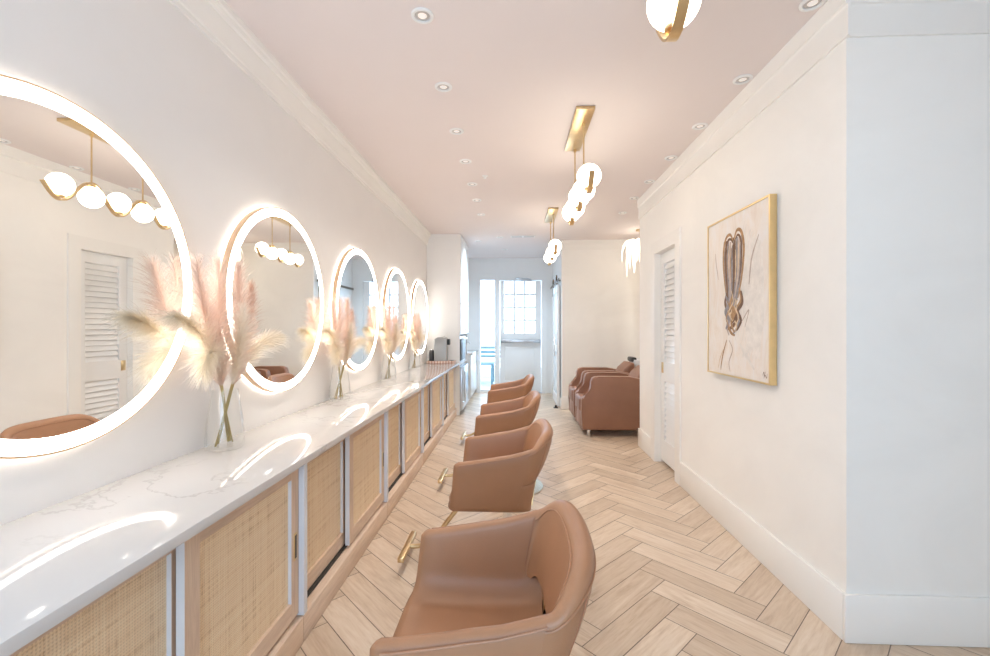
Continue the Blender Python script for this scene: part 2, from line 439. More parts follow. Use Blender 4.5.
slab = mb.build('slab', M['white'], d1)
for z0_, z1_ in ((.25, .86), (1.06, DH-.13)):
    mb = MB(); z = z0_+.02
    while z < z1_-.02:
        mb.loft([[(lx0+.006, y, z-.024), (lx0+.010, y, z-.027), (lx1-.006, y, z+.024), (lx1-.010, y, z+.027)] for y in (y0+.095, y1-.095)])
        z += .056
    mb.box(lx1-.008, lx1-.004, y0+.095, y1-.095, z0_, z1_)
    mb.build('louver_panel', M['white'], d1, smooth=False)
mb = MB(); yh = y1-.05
mb.box(lx0-.004, lx0+.002, yh-.028, yh+.028, .94, 1.05, bev=.002); mb.box(lx0-.008, lx0-.003, yh-.010, yh+.010, .965, 1.025, bev=.002)
mb.build('flush_pull', M['gold'], d1)['label'] = 'square brass flush pull'

# back door with glazed top
d2 = struct(bpy.data.objects.new('door_2', None), 'white back door with twelve glazed panes and push bar', 'door'); col.objects.link(d2)
mb = MB()
c_ = [(DX0-.028, 0), (DX0+.03, 0), (DX0+.03, ZT-.03), (DX1-.03, ZT-.03), (DX1-.03, 0), (DX1+.09, 0), (DX1+.09, ZT+.09), (DX0-.028, ZT+.09)]
mb.loft([[(x, y, z) for x, z in c_] for y in (YB-.03, YB-.0005)])
for x0, x1, z0, z1 in ((DX0+.0005, DX0+.03, 0, ZT-.03), (DX1-.03, DX1-.0005, 0, ZT-.03), (DX0+.0005, DX1-.0005, ZT-.03, ZT-.0005)): mb.box(x0, x1, YB, YB+.06, z0, z1)
mb.build('door_frame', M['white'], d2)
a, b = DX0+.035, DX1-.035; gx0, gx1, gz0, gz1 = -.235, .435, 1.30, 2.42
mb = MB(); ya, yb_ = YB+.01, YB+.055
mb.box(a, gx0, ya, yb_, .02, ZT-.035); mb.box(gx1, b, ya, yb_, .02, ZT-.035); mb.box(gx0, gx1, ya, yb_, gz1, ZT-.035); mb.box(gx0, gx1, ya, yb_, 1.02, gz0)
mb.box(gx0, gx1, ya, yb_, .02, .26); mb.box(gx0, gx1, ya+.016, yb_, .26, 1.02)
mb.box(gx0+.022, gx1-.022, ya+.001, yb_, .282, .998, bev=.003)
mb.build('slab', M['white'], d2)
mb = MB()
for i in (1, 2): x = gx0+(gx1-gx0)*i/3; mb.box(x-.020, x+.020, ya+.005, yb_-.005, gz0, gz1)
for i in (1, 2, 3): z = gz0+(gz1-gz0)*i/4; mb.box(gx0, gx1, ya+.006, yb_-.006, z-.020, z+.020)
mb.build('muntins', M['white'], d2); box('pane', M['pane'], gx0, gx1, ya+.022, ya+.026, gz0, gz1, parent=d2)
mb = MB(); mb.box(a+.02, b-.02, YB-.075, YB-.035, 1.09, 1.16, bev=.008); mb.box(a+.02, a+.07, YB-.05, ya, 1.085, 1.165, bev=.006); mb.box(b-.07, b-.02, YB-.05, ya, 1.085, 1.165, bev=.006)
mb.build('push_bar', M['steel'], d2)
mb = MB(); mb.box(.14, .36, YB-.06, YB+.008, 2.41, 2.46, bev=.006); mb.tube([(.34, YB-.05, 2.465), (.10, YB-.22, 2.47), (.0, YB-.04, 2.475)], .009)
mb.build('closer', M['steel'], d2)
mb = MB(); mb.box(DX0, DX1, YB-.03, YB+.12, 0, .018, bev=.004); mb.build('threshold', M['steel'], d2)

w1 = struct(bpy.data.objects.new('window_1', None), 'tall narrow sidelight window beside the back door', 'window'); col.objects.link(w1)
mb = MB()
c_ = [(SX0-.06, 0), (SX0+.02, 0), (SX0+.02, ZT-.02), (SX1-.02, ZT-.02), (SX1-.02, 0), (SX1+.028, 0), (SX1+.028, ZT+.09), (SX0-.06, ZT+.09)]
mb.loft([[(x, y, z) for x, z in c_] for y in (YB-.03, YB-.0005)])
for x0, x1, z0, z1 in ((SX0+.0005, SX0+.02, .07, ZT-.02), (SX1-.02, SX1-.0005, .07, ZT-.02), (SX0+.0005, SX1-.0005, ZT-.02, ZT-.0005), (SX0+.021, SX1-.021, 0, .07)): mb.box(x0, x1, YB, YB+.06, z0, z1)
mb.build('window_frame', M['white'], w1); box('pane', M['pane'], SX0+.02, SX1-.02, YB+.02, YB+.026, .09, ZT-.02, parent=w1)

# patio outside the back door
struct(box('exterior_ground', M['exterior'], -4, 4, YB+.14, 16, -.14, -.02), 'pale patio paving outside the back door', 'ground')
t = thing('patio_table', 'pale low patio table seen through the sidelight', 'table', (-.98, 11.4, -.02))
box('tabletop', M['green'], -.45, .45, -.4, .4, .50, .55, bev=.01, parent=t)
for x in (-.4, .4):
    for y in (-.35, .35): box('leg', M['green'], x-.025, x+.025, y-.025, y+.025, 0, .5, parent=t)
t = thing('patio_bench', 'brown slatted patio bench behind the low patio table', 'bench', (-1.0, 12.8, -.02))
mb = MB()
for i in range(4): mb.box(-.7, .7, -.2+i*.1, -.12+i*.1, .42, .46, bev=.005)
mb.build('seat', M['wicker'], t)
mb = MB()
for i in range(3): mb.box(-.7, .7, .22, .25, .55+i*.13, .64+i*.13, bev=.005)
mb.build('backrest', M['green'], t)
for x in (-.62, .62): box('leg', M['green'], x-.03, x+.03, -.2, .25, 0, .42, parent=t)

# ------------------------------------------------------------------ counter, cabinets
ZC = .853; CF = -.892; CB = -.94       # counter top, counter front edge, cabinet front plane
ct = MB().box(-A+.001, CF, -.66, 7.045, ZC-.032, ZC, bev=.003).build('countertop', M['marble'])
tag(ct, 'long white veined stone countertop running under the round mirrors', 'countertop')
PITCH = 1.28
def cabinet(label):
    t = thing('rattan_cabinet', label, 'cabinet', (0, 0, 0), 'sliding rattan cabinets under the counter')
    L = PITCH; top = ZC-.033
    mb = MB()
    mb.box(-A+.002, CB-.09, 0.001, L-.001, .12, .14); mb.box(-A+.002, -A+.02, .001, L-.001, .14, top)
    mb.box(CB-.09, CB-.005, .036, L-.001, top-.03, top)
    mb.box(-A+.02, CB-.09, .001, L-.001, top-.02, top)
    mb.build('carcass', M['oak_h'], t)
    box('base_rail', M['oak_h'], -A+.002, CB, .001, L-.001, 0, .119, bev=.004, parent=t)
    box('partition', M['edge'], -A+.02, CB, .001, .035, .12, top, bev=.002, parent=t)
    box('track', M['dark'], CB-.088, CB-.045, .036, L-.002, .1195, .132, parent=t)
    def door(ya, yb, x1, pull_y):
        x0 = x1-.026; z0, z1 = .136, top-.012; fw = .062
        mb = MB().frame(x0, x1, (ya, ya+fw, yb-fw, yb), (z0, z0+.075, z1-fw, z1))
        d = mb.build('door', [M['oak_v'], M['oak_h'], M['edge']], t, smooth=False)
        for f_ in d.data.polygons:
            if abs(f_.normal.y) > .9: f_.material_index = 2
        box('cane_panel', M['rattan'], x0+.004, x1-.015, ya+fw, yb-fw, z0+.075, z1-fw, parent=d)
        mb = MB(); mb.box(x1-.004, x1+.0025, pull_y-.014, pull_y+.014, .385, .505, bev=.002)
        mb.mi = 1; mb.box(x1+.0024, x1+.0032, pull_y-.008, pull_y+.008, .395, .495)
        mb.build('pull', [M['gold'], M['bronze']], d)
    door(.037, .66, CB-.060, .067)              # recessed door
    door(.60, L-.004, CB-.022, L-.034)          # outer door
    return t
labs = ['oak cabinet with sliding woven cane doors, nearest the viewer, cut by the bottom left corner',
        'oak cabinet with sliding woven cane doors standing below the nearest round mirror and vase',
        'second whole oak cane door cabinet from the viewer, below the second round mirror',
        'oak cane door cabinet below the middle round mirror',
        'oak cane door cabinet below the fourth round mirror',
        'farthest oak cane door cabinet, beside the white tall cabinet']
c0 = None
for i, lb in enumerate(labs):
    y = -.64+PITCH*i
    if c0 is None: c0 = cabinet(lb); c0.location = (0, y, 0)
    elif i < 5: dup(c0, lb, (0, y, 0))
    else:
        t = dup(c0, lb, (0, y-.02, 0)); t.location.y = 5.76
        t.scale = (1, (7.04-5.76)/PITCH, 1)

# ------------------------------------------------------------------ mirrors
MR = .545; MZ = 1.567
def mirror(label):
    t = thing('round_mirror', label, 'mirror', (0, 0, 0), 'round lit mirrors on the left wall')
    n = 96
    MB().lathe([(MR-.045, -A+.0005), (MR-.045, -A+.012), (MR-.03, -A+.012), (MR-.03, -A+.0005)], n=n, axis='x').build('mounting_ring', M['white'], t)
    MB().lathe([(MR-.008, -A+.012), (MR, -A+.012), (MR, -1.3865), (MR-.0015, -1.385), (MR-.006, -1.385), (MR-.006, -1.388), (MR-.008, -1.388)], n=n, axis='x', cap=False).build('rim', M['rose_gold'], t)
    MB().lathe([(MR-.030, -A+.010), (MR-.008, -A+.010), (MR-.008, -A+.014), (MR-.030, -A+.014)], n=n, axis='x', cap=False).build('back_light', M['led_back'], t)
    MB().lathe([(MR-.0065, -1.388), (MR-.0065, -1.3865), (MR-.052, -1.3865), (MR-.052, -1.388)], n=n, axis='x', cap=False).build('light_ring', M['led'], t)
    MB().lathe([(.001, -1.387), (MR-.052, -1.387)], n=n, axis='x', cap=False).build('mirror_glass', M['mirror'], t)
    MB().lathe([(.001, -1.40), (MR-.01, -1.40)], n=n, axis='x', cap=False).build('back_plate', M['white'], t)
    return t
ml = ['largest round backlit mirror, cut by the left edge of the picture',
      'round backlit mirror second from the viewer, whole, with pendant globes reflected',
      'middle round backlit mirror of the five, reflecting the sliding door rail',
      'fourth round backlit mirror from the viewer, reflecting window panes',
      'smallest, farthest round backlit mirror, beside the coffee machine']
m0 = None
for i, lb in enumerate(ml):
    p = (0, (1.29, 2.59, 3.89, 5.18, 6.43)[i], MZ)
    if m0 is None: m0 = mirror(lb); m0.location = p
    else: dup(m0, lb, p)

# ------------------------------------------------------------------ vases and pampas
def vase(label):
    t = thing('glass_vase', label, 'vase', (0, 0, 0), 'clear vases on the counter')
    rib = lambda k: 1+.018*math.cos(k*PI)
    mb = MB(); n = 40
    po = [(.001, .0), (.070, .0), (.078, .006), (.079, .03), (.074, .12), (.062, .20), (.054, .262), (.053, .268)]
    pi_ = [(.050, .266), (.051, .258), (.059, .20), (.070, .12), (.074, .03), (.070, .016), (.001, .014)]
    rings = []
    for r, h in po+pi_:
        rings.append([(r*rib(k)*math.cos(2*PI*k/n), r*rib(k)*math.sin(2*PI*k/n), h) for k in range(n)])
    mb.loft(rings, cap=False); mb.build('body', M['vase'], t, ang=60)
    return t
VX = -1.325
vpos = [(VX, 1.955), (-1.335, 3.30), (-1.335, 4.60), (-1.35, 5.87)]
vl = ['clear tapered glass vase nearest the viewer, between the first and second mirrors',
      'clear glass vase between the second and middle mirrors',
      'clear glass vase between the middle and fourth mirrors',
      'farthest clear glass vase, between the fourth and last mirrors']
v0 = None
for (x, y), lb in zip(vpos, vl):
    if v0 is None: v0 = vase(lb); v0.location = (x, y, ZC+.0005)
    else: dup(v0, lb, (x, y, ZC+.0005))

def pampas(tip, pm, length, fat, seed, label, mid_lift=.10, nh=520, start=.42):
    nh = int(nh*5.0); start = .29
    """stem from the vase foot through the mouth to tip (local to the vase foot); hairs droop along the upper part"""
    rr = random.Random(seed)
    tip = Vector(tip)
    hdir = Vector((tip.x, tip.y, 0)); hl = max(hdir.length, 1e-3); hd = hdir/hl
    foot = Vector((-hd.x*.045+rr.uniform(-.012, .012), -hd.y*.045+rr.uniform(-.012, .012), .018))
    mouth = Vector((hd.x*.030, hd.y*.030, .265))
    ctrl = mouth+(mouth-foot)*(.55+mid_lift*2)+Vector((hd.x*hl*.15, hd.y*hl*.15, mid_lift))
    def pt(u):      # u 0..1
        if u < .25: return foot.lerp(mouth, u/.25)
        v = (u-.25)/.75
        return mouth*(1-v)**2+ctrl*2*v*(1-v)+tip*v*v
    t = thing('pampas_stem', label[0], 'pampas grass', (0, 0, 0), label[1])
    MB().tube([pt(i/24) for i in range(24)], [.0032-.0018*i/24 for i in range(24)], 6).build('stem', M['stem'], t)
    mb = MB()
    for i in range(nh):
        u = start+(1-start)*rr.random()**.85
        p = pt(min(u, .999)); d = (pt(min(u+.02, 1))-pt(max(u-.02, 0))).normalized()
        a = rr.random()*2*PI
        s1 = d.cross(Vector((0, 0, 1)))
        if s1.length < .05: s1 = d.cross(Vector((1, 0, 0)))
        s1.normalize(); s2 = s1.cross(d)
        out = s1*math.cos(a)+s2*math.sin(a)
        env = math.sin(PI*min(1, (u-start)/(1-start)*.78+.11))**.75
        L = length*(.45+.75*rr.random())*(.35+.65*env)
        sp = fat*env*(.35+.85*rr.random())
        dirv = (d*(.75)+out*sp*2.2).normalized()
        w0 = .00045+.0006*rr.random()
        side = dirv.cross(Vector((rr.uniform(-1, 1), rr.uniform(-1, 1), rr.uniform(-1, 1)))).normalized()
        q = [p]
        for k in (1, 2, 3):
            f = k/3
            q.append(p+dirv*L*f+out*sp*.10*f*f+Vector((0, 0, -L*.28*f*f))+Vector((rr.uniform(-1, 1), rr.uniform(-1, 1), rr.uniform(-1, 1)))*L*.04)
        for v_ in q:
            lim = -.042 if abs(v_.y) < .30 and not .12 < abs(v_.y) else -.075
            if v_.x < lim: v_.x = lim+.010*math.tanh((v_.x-lim)/.08)
        ws = [w0*.7, w0, w0*.8]
        vs = [(mb.bm.verts.new(q[k]-side*ws[k]), mb.bm.verts.new(q[k]+side*ws[k])) for k in range(3)]
        e = mb.bm.verts.new(q[3])
        for k in range(2): mb._f([vs[k][0], vs[k][1], vs[k+1][1], vs[k+1][0]])
        mb._f([vs[2][0], vs[2][1], e])
    mb.build('plume', pm, t, smooth=False, norm=False)
    return t
def vlab(kind):
    return {
     'ivory_l': 'ivory pampas plume arching toward the viewer from the %s',
     'ivory_r': 'ivory pampas plume leaning away from the viewer in the %s',
     'ivory_d': 'short drooping ivory pampas plume on the near side of the %s',
     'pink_l': 'blush pampas plume tilted toward the viewer in the %s',
     'pink_u': 'tallest upright blush pampas plume in the %s',
     'rose': 'darker dusty rose pampas plume at the centre of the %s',
     'pink_b': 'upright blush pampas plume nearest the wall in the %s',
     'ivory_f': 'short pale pampas plume on the aisle side of the %s'}[kind]
vn = ['vase nearest the viewer', 'second vase from the viewer', 'third vase from the viewer', 'farthest vase on the counter']
G = 'pampas plumes in the counter vases'
specs = [('ivory_l', (.03, -.33, .59), 'plume_ivory', .13, .24, .10, 640, .46),
         ('ivory_r', (.09, .27, .50), 'plume_ivory', .12, .22, .06, 560, .44),
         ('ivory_d', (.05, -.20, .38), 'plume_ivory', .12, .24, .10, 460, .42),
         ('pink_l', (.03, -.22, .80), 'plume_pink', .15, .25, .02, 560, .46),
         ('pink_u', (.055, .01, .83), 'plume_pink', .15, .25, .0, 560, .44),
         ('rose', (.06, .10, .73), 'plume_rose', .13, .15, .0, 520, .38),
         ('pink_b', (.035, -.095, .82), 'plume_pink', .15, .25, .0, 560, .44),
         ('ivory_f', (.10, -.03, .62), 'plume_ivory', .12, .18, .02, 480, .42)]
for k, (kind, tip, pm, L, fat, ml_, nh, st) in enumerate(specs):
    s = pampas(tip, M[pm], L, fat, 100+k, (vlab(kind) % vn[0], G), ml_, nh, st)
    s.location = (vpos[0][0], vpos[0][1], ZC+.001)
    for i, rz in ((1, 0), (2, 0), (3, 0)):
        c = dup(s, vlab(kind) % vn[i], (vpos[i][0], vpos[i][1], ZC+.001), rz=rz)
        c.scale = ((.93, .93, .90), (.90, .95, .92), (.82, .88, .86))[i-1]

# ------------------------------------------------------------------ styling chairs (facing -x)
def rprof(pts, ins):      # inset a closed 2-D polygon
    n = len(pts); out = []
    ar = sum(pts[i][0]*pts[(i+1) % n][1]-pts[(i+1) % n][0]*pts[i][1] for i in range(n))
    sg = 1 if ar > 0 else -1
    for i in range(n):
        a, b, c = Vector(pts[i-1]), Vector(pts[i]), Vector(pts[(i+1) % n])
        t = (c-a)
        if t.length < 1e-9: out.append(tuple(b)); continue
        t.normalize(); nn = Vector((-t.y, t.x))*sg
        out.append(tuple(b+nn*ins))
    return out
def styling_chair(label):
    t = thing('styling_chair', label, 'chair', (0, 0, 0), 'tan styling chairs along the counter')
    ZB = .395; SH = .22; XJ = .06
    ZT_ = [(-.27, .680), (-.20, .690), (-.10, .704), (-.015, .722), (.06, .752)]
    yo = lambda z: .275+.037*min(1, max(0, (z-.445)/.30))**.9
    shx = lambda z: SH*max(0, z-.56)+.02*ss(.45, .56, z)
    yf = lambda x: (1-max(0, (x-XJ)/.133)**2.3)**(1/2.3)
    def uprof(x):
        zt = interp(ZT_, x) if x <= XJ+.0001 else .572
        th = .046; yo_t = yo(zt-.02); yo_b = .275; r = .05; zs = .475+.02*max(0, (x-.05)/.1)
        half = [(0, ZB), (yo_b-r-.05, ZB)]
        for k in range(5):
            a = PI/2*k/4; half.append((yo_b-r+r*math.sin(a), ZB+r-r*math.cos(a)))
        for k in range(1, 5): z_ = ZB+r+(zt-.02-ZB-r)*k/5; half.append((yo(z_), z_))
        cy, cz, rr_ = yo_t-th/2, zt-th/2, th/2
        for k in range(7):
            a = PI*k/6; half.append((cy+rr_*math.cos(a), cz+rr_*math.sin(a)))
        fr = .085; yi_b = yo_b-.030; zf = zs+fr
        yi_t = yo_t-th
        for k in range(1, 5): half.append((yi_t+(yi_b-yi_t)*k/5, cz+(zf-cz)*k/5))
        for k in range(7):
            a = PI/2*k/6; half.append((yi_b-fr+fr*math.cos(a), zf-fr*math.sin(a)))
        half.append((.08, zs+.004)); half.append((0, zs+.006))
        full = half+[(-y, z) for y, z in reversed(half[1:-1])]
        return full
    lean = lambda x, z: .026*(z-ZB)/.28*ss(.05, -.30, x)+shx(z)*ss(-.10, XJ, x)
    rings = []
    pf = uprof(-.315)
    for d, dx in ((.021, -.004), (.014, -.0), (.006, .007), (0, .018)):
        rings.append([(-.306+dx+lean(-.31, z)-.022*(1-ss(.44, .52, z))*(1-ss(.20, .27, abs(y))), y, z) for y, z in rprof(pf, d)])
    for x in (-.255, -.22, -.18, -.12, -.06, -.015, .03, XJ, XJ+.0008, .09, .12):
        rings.append([(x+lean(x, z), y*yf(x), z) for y, z in uprof(x)])
    pf = uprof(.135)
    for d, dx in ((.0, .0), (.006, .002), (.02, .0025)): rings.append([(.131+dx+lean(.135, z), y*yf(.135), z) for y, z in rprof(pf, d)])
    mb = MB(); mb.loft(rings)
    sh = mb.build('seat_shell', M['leather'], t, ang=50)
    # piping along the arm rims
    for s in (-1, 1):
        mb = MB()
        mb.tube([(x+lean(x, interp(ZT_, x)), s*.312, interp(ZT_, x)-.012) for x in (-.28, -.255, -.22, -.15, -.08, -.02, .03, XJ)], .0028, 6)
        mb.build('piping', M['leather'], sh)
    # backrest band
    rings = []; N = 44; rim = []; rimi = []; corner = []
    for i in range(N+1):
        a = -PI/2+PI*i/N
        e = 2/2.3
        sgn = 1 if math.sin(a) >= 0 else -1
        ex, ey = abs(math.cos(a))**e if abs(math.cos(a)) > 1e-9 else 0, sgn*abs(math.sin(a))**e
        px_, py_ = XJ+.133*ex, .312*ey
        nx, ny = max(ex, 0)**1.3/.16, sgn*abs(ey)**1.3/.312
        nl = math.hypot(nx, ny); nx, ny = nx/nl, ny/nl
        k = max(0, ex)
        zt = .752+(.828-.752)*ss(0, .95, k); zb = .572-.03*(1-ss(.58, .82, k))
        th = .046+.016*k
        prof = []
        def P(off, z):
            off = off+(yo(z)-.312)
            return (px_+nx*off+shx(z), py_+ny*off, z)
        bulge = .006*k
        r = th/2
        ring = []
        for q in range(7):
            b_ = PI*q/6; ring.append(P(-r+r*math.cos(b_), zt-r+r*math.sin(b_)))
        for q in range(1, 5): ring.append(P(-th+.0-bulge*math.sin(PI*q/5), (zt-r)+(zb+.015-zt+r)*q/5))
        ring.append(P(-th+.004, zb+.004)); ring.append(P(-th*.6, zb)); ring.append(P(-th*.3, zb)); ring.append(P(-.006, zb+.004))
        for q in range(1, 5): ring.append(P(bulge*math.sin(PI*q/5), zb+.015+(zt-r-zb-.015)*q/5))
        rings.append(ring)
        rim.append(P(.001, zt-r)); rimi.append(P(-th-.0005, zt-r))
        if i in (9, N-9): corner.append([P(.0006+bulge*.9, zb+.02+(zt-r-zb-.02)*q/8) for q in range(9)])
    mb = MB(); mb.loft(rings); bk = mb.build('backrest', M['leather'], t, ang=50)
    mb = MB(); mb.tube(rim, .0026, 6); mb.tube(rimi, .0026, 6); mb.build('piping', M['leather'], bk)
    for sg_ in (-1, 1):      # seams where the arms meet the back
        MB().tube([(XJ+shx(z), sg_*y, z) for z, y in ((.735, .2650), (.70, .261), (.66, .256), (.62, .251), (.58, .246))], .0022, 6).build('seam', M['leather_dark'], sh)
    for c_ in corner: MB().tube(c_, .0016, 6).build('seam', M['leather_dark'], bk)
    # brackets, gas column, base
    for s in (-1, 1):
        mb = MB(); mb.loft(
            [[(.134, s*.17-.05, .43), (.142, s*.17-.05, .43), (.142, s*.17+.05, .43), (.134, s*.17+.05, .43)],
             [(.142, s*.17-.05, .51), (.150, s*.17-.05, .51), (.150, s*.17+.05, .51), (.142, s*.17+.05, .51)],
             [(.164, s*.17-.05, .62), (.172, s*.17-.05, .62), (.172, s*.17+.05, .62), (.164, s*.17+.05, .62)]])
        mb.build('back_bracket', M['gold'], t)
    MB().box(-.12, .10, -.11, .11, .365, .396, bev=.008).build('swivel_plate', M['gold'], t)
    MB().lathe([(.001, .022), (.055, .022), (.045, .04), (.036, .06), (.036, .21), (.028, .212), (.028, .366), (.001, .366)], n=28).build('column', M['chrome'], t)
    MB().lathe([(.001, 0), (.285, 0), (.29, .004), (.288, .010), (.20, .017), (.06, .024), (.001, .024)], n=56).build('base', M['champagne'], t)['label'] = 'round polished base plate'
    pts = []
    for k in range(9): a = k/8; pts.append((-.24-.17*a, 0, .395-.22*a))
    c = Vector((-.41, 0, .175))
    for k in range(1, 9):
        b_ = k/8; pts.append(tuple(c*(1-b_)**2+Vector((-.475, 0, .07))*2*b_*(1-b_)+Vector((-.595, 0, .083))*b_*b_))
    fr = MB().tube(pts, .0135, 12).build('footrest_rod', M['gold'], t)
    MB().box(-.622, -.588, -.17, .17, .070, .096, bev=.002).build('footrest_bar', M['gold'], t)
    mb = MB(); mb.tube([(.02, .05, .355), (.06, .20, .35), (.10, .30, .36)], .007, 8); mb.sphere((.105, .31, .362), .016, 12); mb.build('lift_lever', M['chrome'], t)
    return t
cl = ['tan leather styling chair nearest the viewer, cut by the bottom edge',
      'second tan leather styling chair from the viewer, whole, with a gold footrest on the floor',
      'third tan leather styling chair from the viewer, partly behind the second',
      'farthest tan leather styling chair, in front of the back door']
ch0 = None
for (x, y), lb in zip(((-.05, 1.285), (-.045, 2.64), (-.04, 3.92), (-.03, 5.40)), cl):
    if ch0 is None: ch0 = styling_chair(lb); ch0.location = (x, y, 0)
    else: dup(ch0, lb, (x, y, 0))

# ------------------------------------------------------------------ shampoo armchairs and basins (facing -x)
def shampoo_chair(label):
    t = thing('shampoo_armchair', label, 'armchair', (0, 0, 0), 'cognac armchairs in the shampoo alcove')
    arm = [(.01, .09), (.0, .30), (.0, .47), (.012, .505), (.06, .525), (.098, .56), (.115, .63), (.122, .71), (.14, .755), (.175, .776), (.22, .778), (.60, .778), (.82, .745), (.86, .70), (.86, .09)]
    for y0, y1 in ((0, .12), (.54, .66)):
        MB().prism(arm, y0, y1, bev=.022, seg=3).build('armrest', M['leather_red'], t)
    MB().box(-.012, .70, .115, .545, .30, .49, bev=.035, seg=4).build('seat', M['leather_red'], t)
    MB().box(.006, .80, .118, .542, .09, .31, bev=.015, seg=3).build('front_panel', M['leather_red'], t)
    bp = [(.62, .40), (.66, .60), (.76, .80), (.86, .885), (.90, .885), (.91, .86), (.86, .60), (.84, .40)]
    MB().prism(bp, .10, .56, bev=.02, seg=3).build('backrest', M['leather_red'], t)
    for x in (.10, .80):
        for y in (.06, .60):
            MB().lathe([(.020, 0), (.022, .004), (.022, .092), (.018, .095)], (x, y, 0), 16).build('leg', M['chrome'], t)
    return t
def basin(label):
    t = thing('shampoo_basin', label, 'basin', (0, 0, 0), 'backwash basins in the shampoo alcove')
    MB().box(.10, .42, .16, .50, 0, .70, bev=.02).build('pedestal', M['white'], t)
    mb = MB(); rings = []
    for sx, sy, z in ((.10, .10, .70), (.24, .22, .76), (.27, .25, .90), (.265, .245, .93), (.24, .22, .93), (.20, .19, .84), (.05, .05, .79)):
        rings.append([(.26+sx*math.copysign(abs(math.cos(a))**.6, math.cos(a)), .33+sy*math.copysign(abs(math.sin(a))**.6, math.sin(a)), z) for a in [2*PI*k/40 for k in range(40)]])
    mb.loft(rings); mb.build('bowl', M['ceramic'], t)
    MB().box(-.03, .05, .20, .46, .895, .965, bev=.02).build('neck_rest', M['black'], t)
    mb = MB(); mb.tube([(.48, .33, .93), (.48, .33, 1.02), (.45, .33, 1.06), (.38, .33, 1.05)], .013, 10); mb.build('faucet', M['chrome'], t)
    return t
s0 = shampoo_chair('cognac leather shampoo armchair nearest the viewer in the alcove'); s0.location = (.86, 5.72, 0)
dup(s0, 'farther cognac leather shampoo armchair, against the end wall side of the alcove', (.86, 6.50, 0))
b0 = basin('white shampoo basin with black neck rest behind the nearer armchair'); b0.location = (1.78, 5.72, 0)
dup(b0, 'white shampoo basin behind the farther armchair', (1.78, 6.50, 0))

# ------------------------------------------------------------------ pendants
def pendant(label):
    t = thing('pendant_light', label, 'pendant lamp', (0, 0, 0), 'gold wave pendants with opal globes')
    s = .235; r = .082; zc = -.502; w_ = .034
    MB().box(-.085, .045, -.455, .265, -.025, -.001, bev=.003).build('ceiling_plate', M['gold'], t)
    # wave band: below globes 1,3,5 and above 2,4
    amp = r*1.20
    def wz(y): return zc-amp*math.cos(PI*(y/s))*1.0
    rings = []; n = 90
    for i in range(n+1):
        y = (-2.52+5.04*i/n)*s; z = wz(y)
        dz = (wz(y+.001)-wz(y-.001))/.002; L = math.hypot(1, dz); ny, nz = -dz/L, 1/L; th = .0045
        rings.append([(x, y+ny*o, z+nz*o) for x, o in ((-w_/2, -th), (w_/2, -th), (w_/2, th), (-w_/2, th))])
    MB().loft(rings).build('wave_band', M['gold'], t, ang=40)
    for k in range(-2, 3):
        dz = .012 if k % 2 == 0 else -.012
        g_ = MB().sphere((0, k*s, zc+dz), r, 32).build('globe', M['globe'], t)
        sg = -1 if k % 2 == 0 else 1
        z0 = zc+dz+sg*r
        mb = MB(); mb.lathe([(.001, z0-.012), (.028, z0-.010), (.030, z0), (.026, z0+.010), (.001, z0+.012)], (0, k*s, 0), 20); mb.build('globe_cap', M['gold'], g_)
    for y in (-s, s):
        mb = MB(); mb.tube([(0, y, -.02), (0, y, wz(y)+.003)], .006, 10); mb.lathe([(.012, -.045), (.012, -.024)], (0, y, 0), 14)
        mb.build('rod', M['gold'], t)
    return t
p0 = pendant('gold wave pendant with opal globes, nearest, cut by the top edge'); p0.location = (.505, .955, H)
dup(p0, 'middle gold wave pendant with five opal globes, whole in the picture', (.505, 3.50, H))
dup(p0, 'farthest gold wave pendant with opal globes, smallest, over the far chairs', (.505, 6.04, H))

# ------------------------------------------------------------------ downlights
def downlight(label):
    t = thing('recessed_downlight', label, 'downlight', (0, 0, 0), 'recessed ceiling downlights')
    MB().lathe([(.055, -.0005), (.055, -.005), (.050, -.009), (.040, -.009), (.037, -.004), (.037, -.0005)], n=32, cap=False).build('trim_ring', M['white'], t)
    mb = MB(); mb.lathe([(.036, -.0015), (.034, -.004), (.024, -.006), (.023, -.003), (.001, -.003)], n=28, cap=False)
    mb.build('gimbal', M['vent'], t)
    MB().lathe([(.022, -.0035), (.001, -.0045)], n=24, cap=False).build('lens', M['lens'], t)
    return t
ORD = ['nearest', 'second', 'third', 'fourth', 'fifth', 'sixth', 'seventh']
d0 = None; lamps = []
for row, x, where in (('l', -.452, 'mirror wall'), ('r', 1.395, 'painting wall')):
    for i, y in enumerate((2.13, 2.765, 3.39, 4.005, 4.64, 5.22, 5.88)):
        if row == 'r' and i == 6: x = 1.42
        lb = f'round white recessed downlight, {ORD[i]} from the viewer in the row along the {where}'
        if d0 is None: d0 = downlight(lb); d0.location = (x, y, H)
        else: dup(d0, lb, (x, y, H))
        lamps.append((x, y))
for x, y, lb in ((-.64, 7.67, 'small recessed downlight over the far corridor, beside the tall cabinet'), (-.25, 7.36, 'small recessed downlight over the far corridor, in front of the back door'),
                 (-.20, 8.5, 'faint recessed downlight nearest the back door'), (2.1, 6.4, 'recessed downlight in the alcove ceiling above the basins')):
    dup(d0, lb, (x, y, H)); lamps.append((x, y))
t = thing('sprinkler_head', 'tiny white ceiling sprinkler cap beside the row of downlights along the mirror wall', 'sprinkler', (-.30, 4.40, H))
MB().lathe([(.03, -.0005), (.03, -.004), (.012, -.006), (.010, -.025), (.016, -.027), (.001, -.03)], n=20, cap=False).build('cap', M['white'], t)
t = thing('air_vent', 'grey slotted air vent in the far ceiling', 'vent', (.13, 7.32, H))
MB().box(-.20, .20, -.06, .06, -.006, -.0005, bev=.002).build('frame', M['white'], t)
mb = MB()
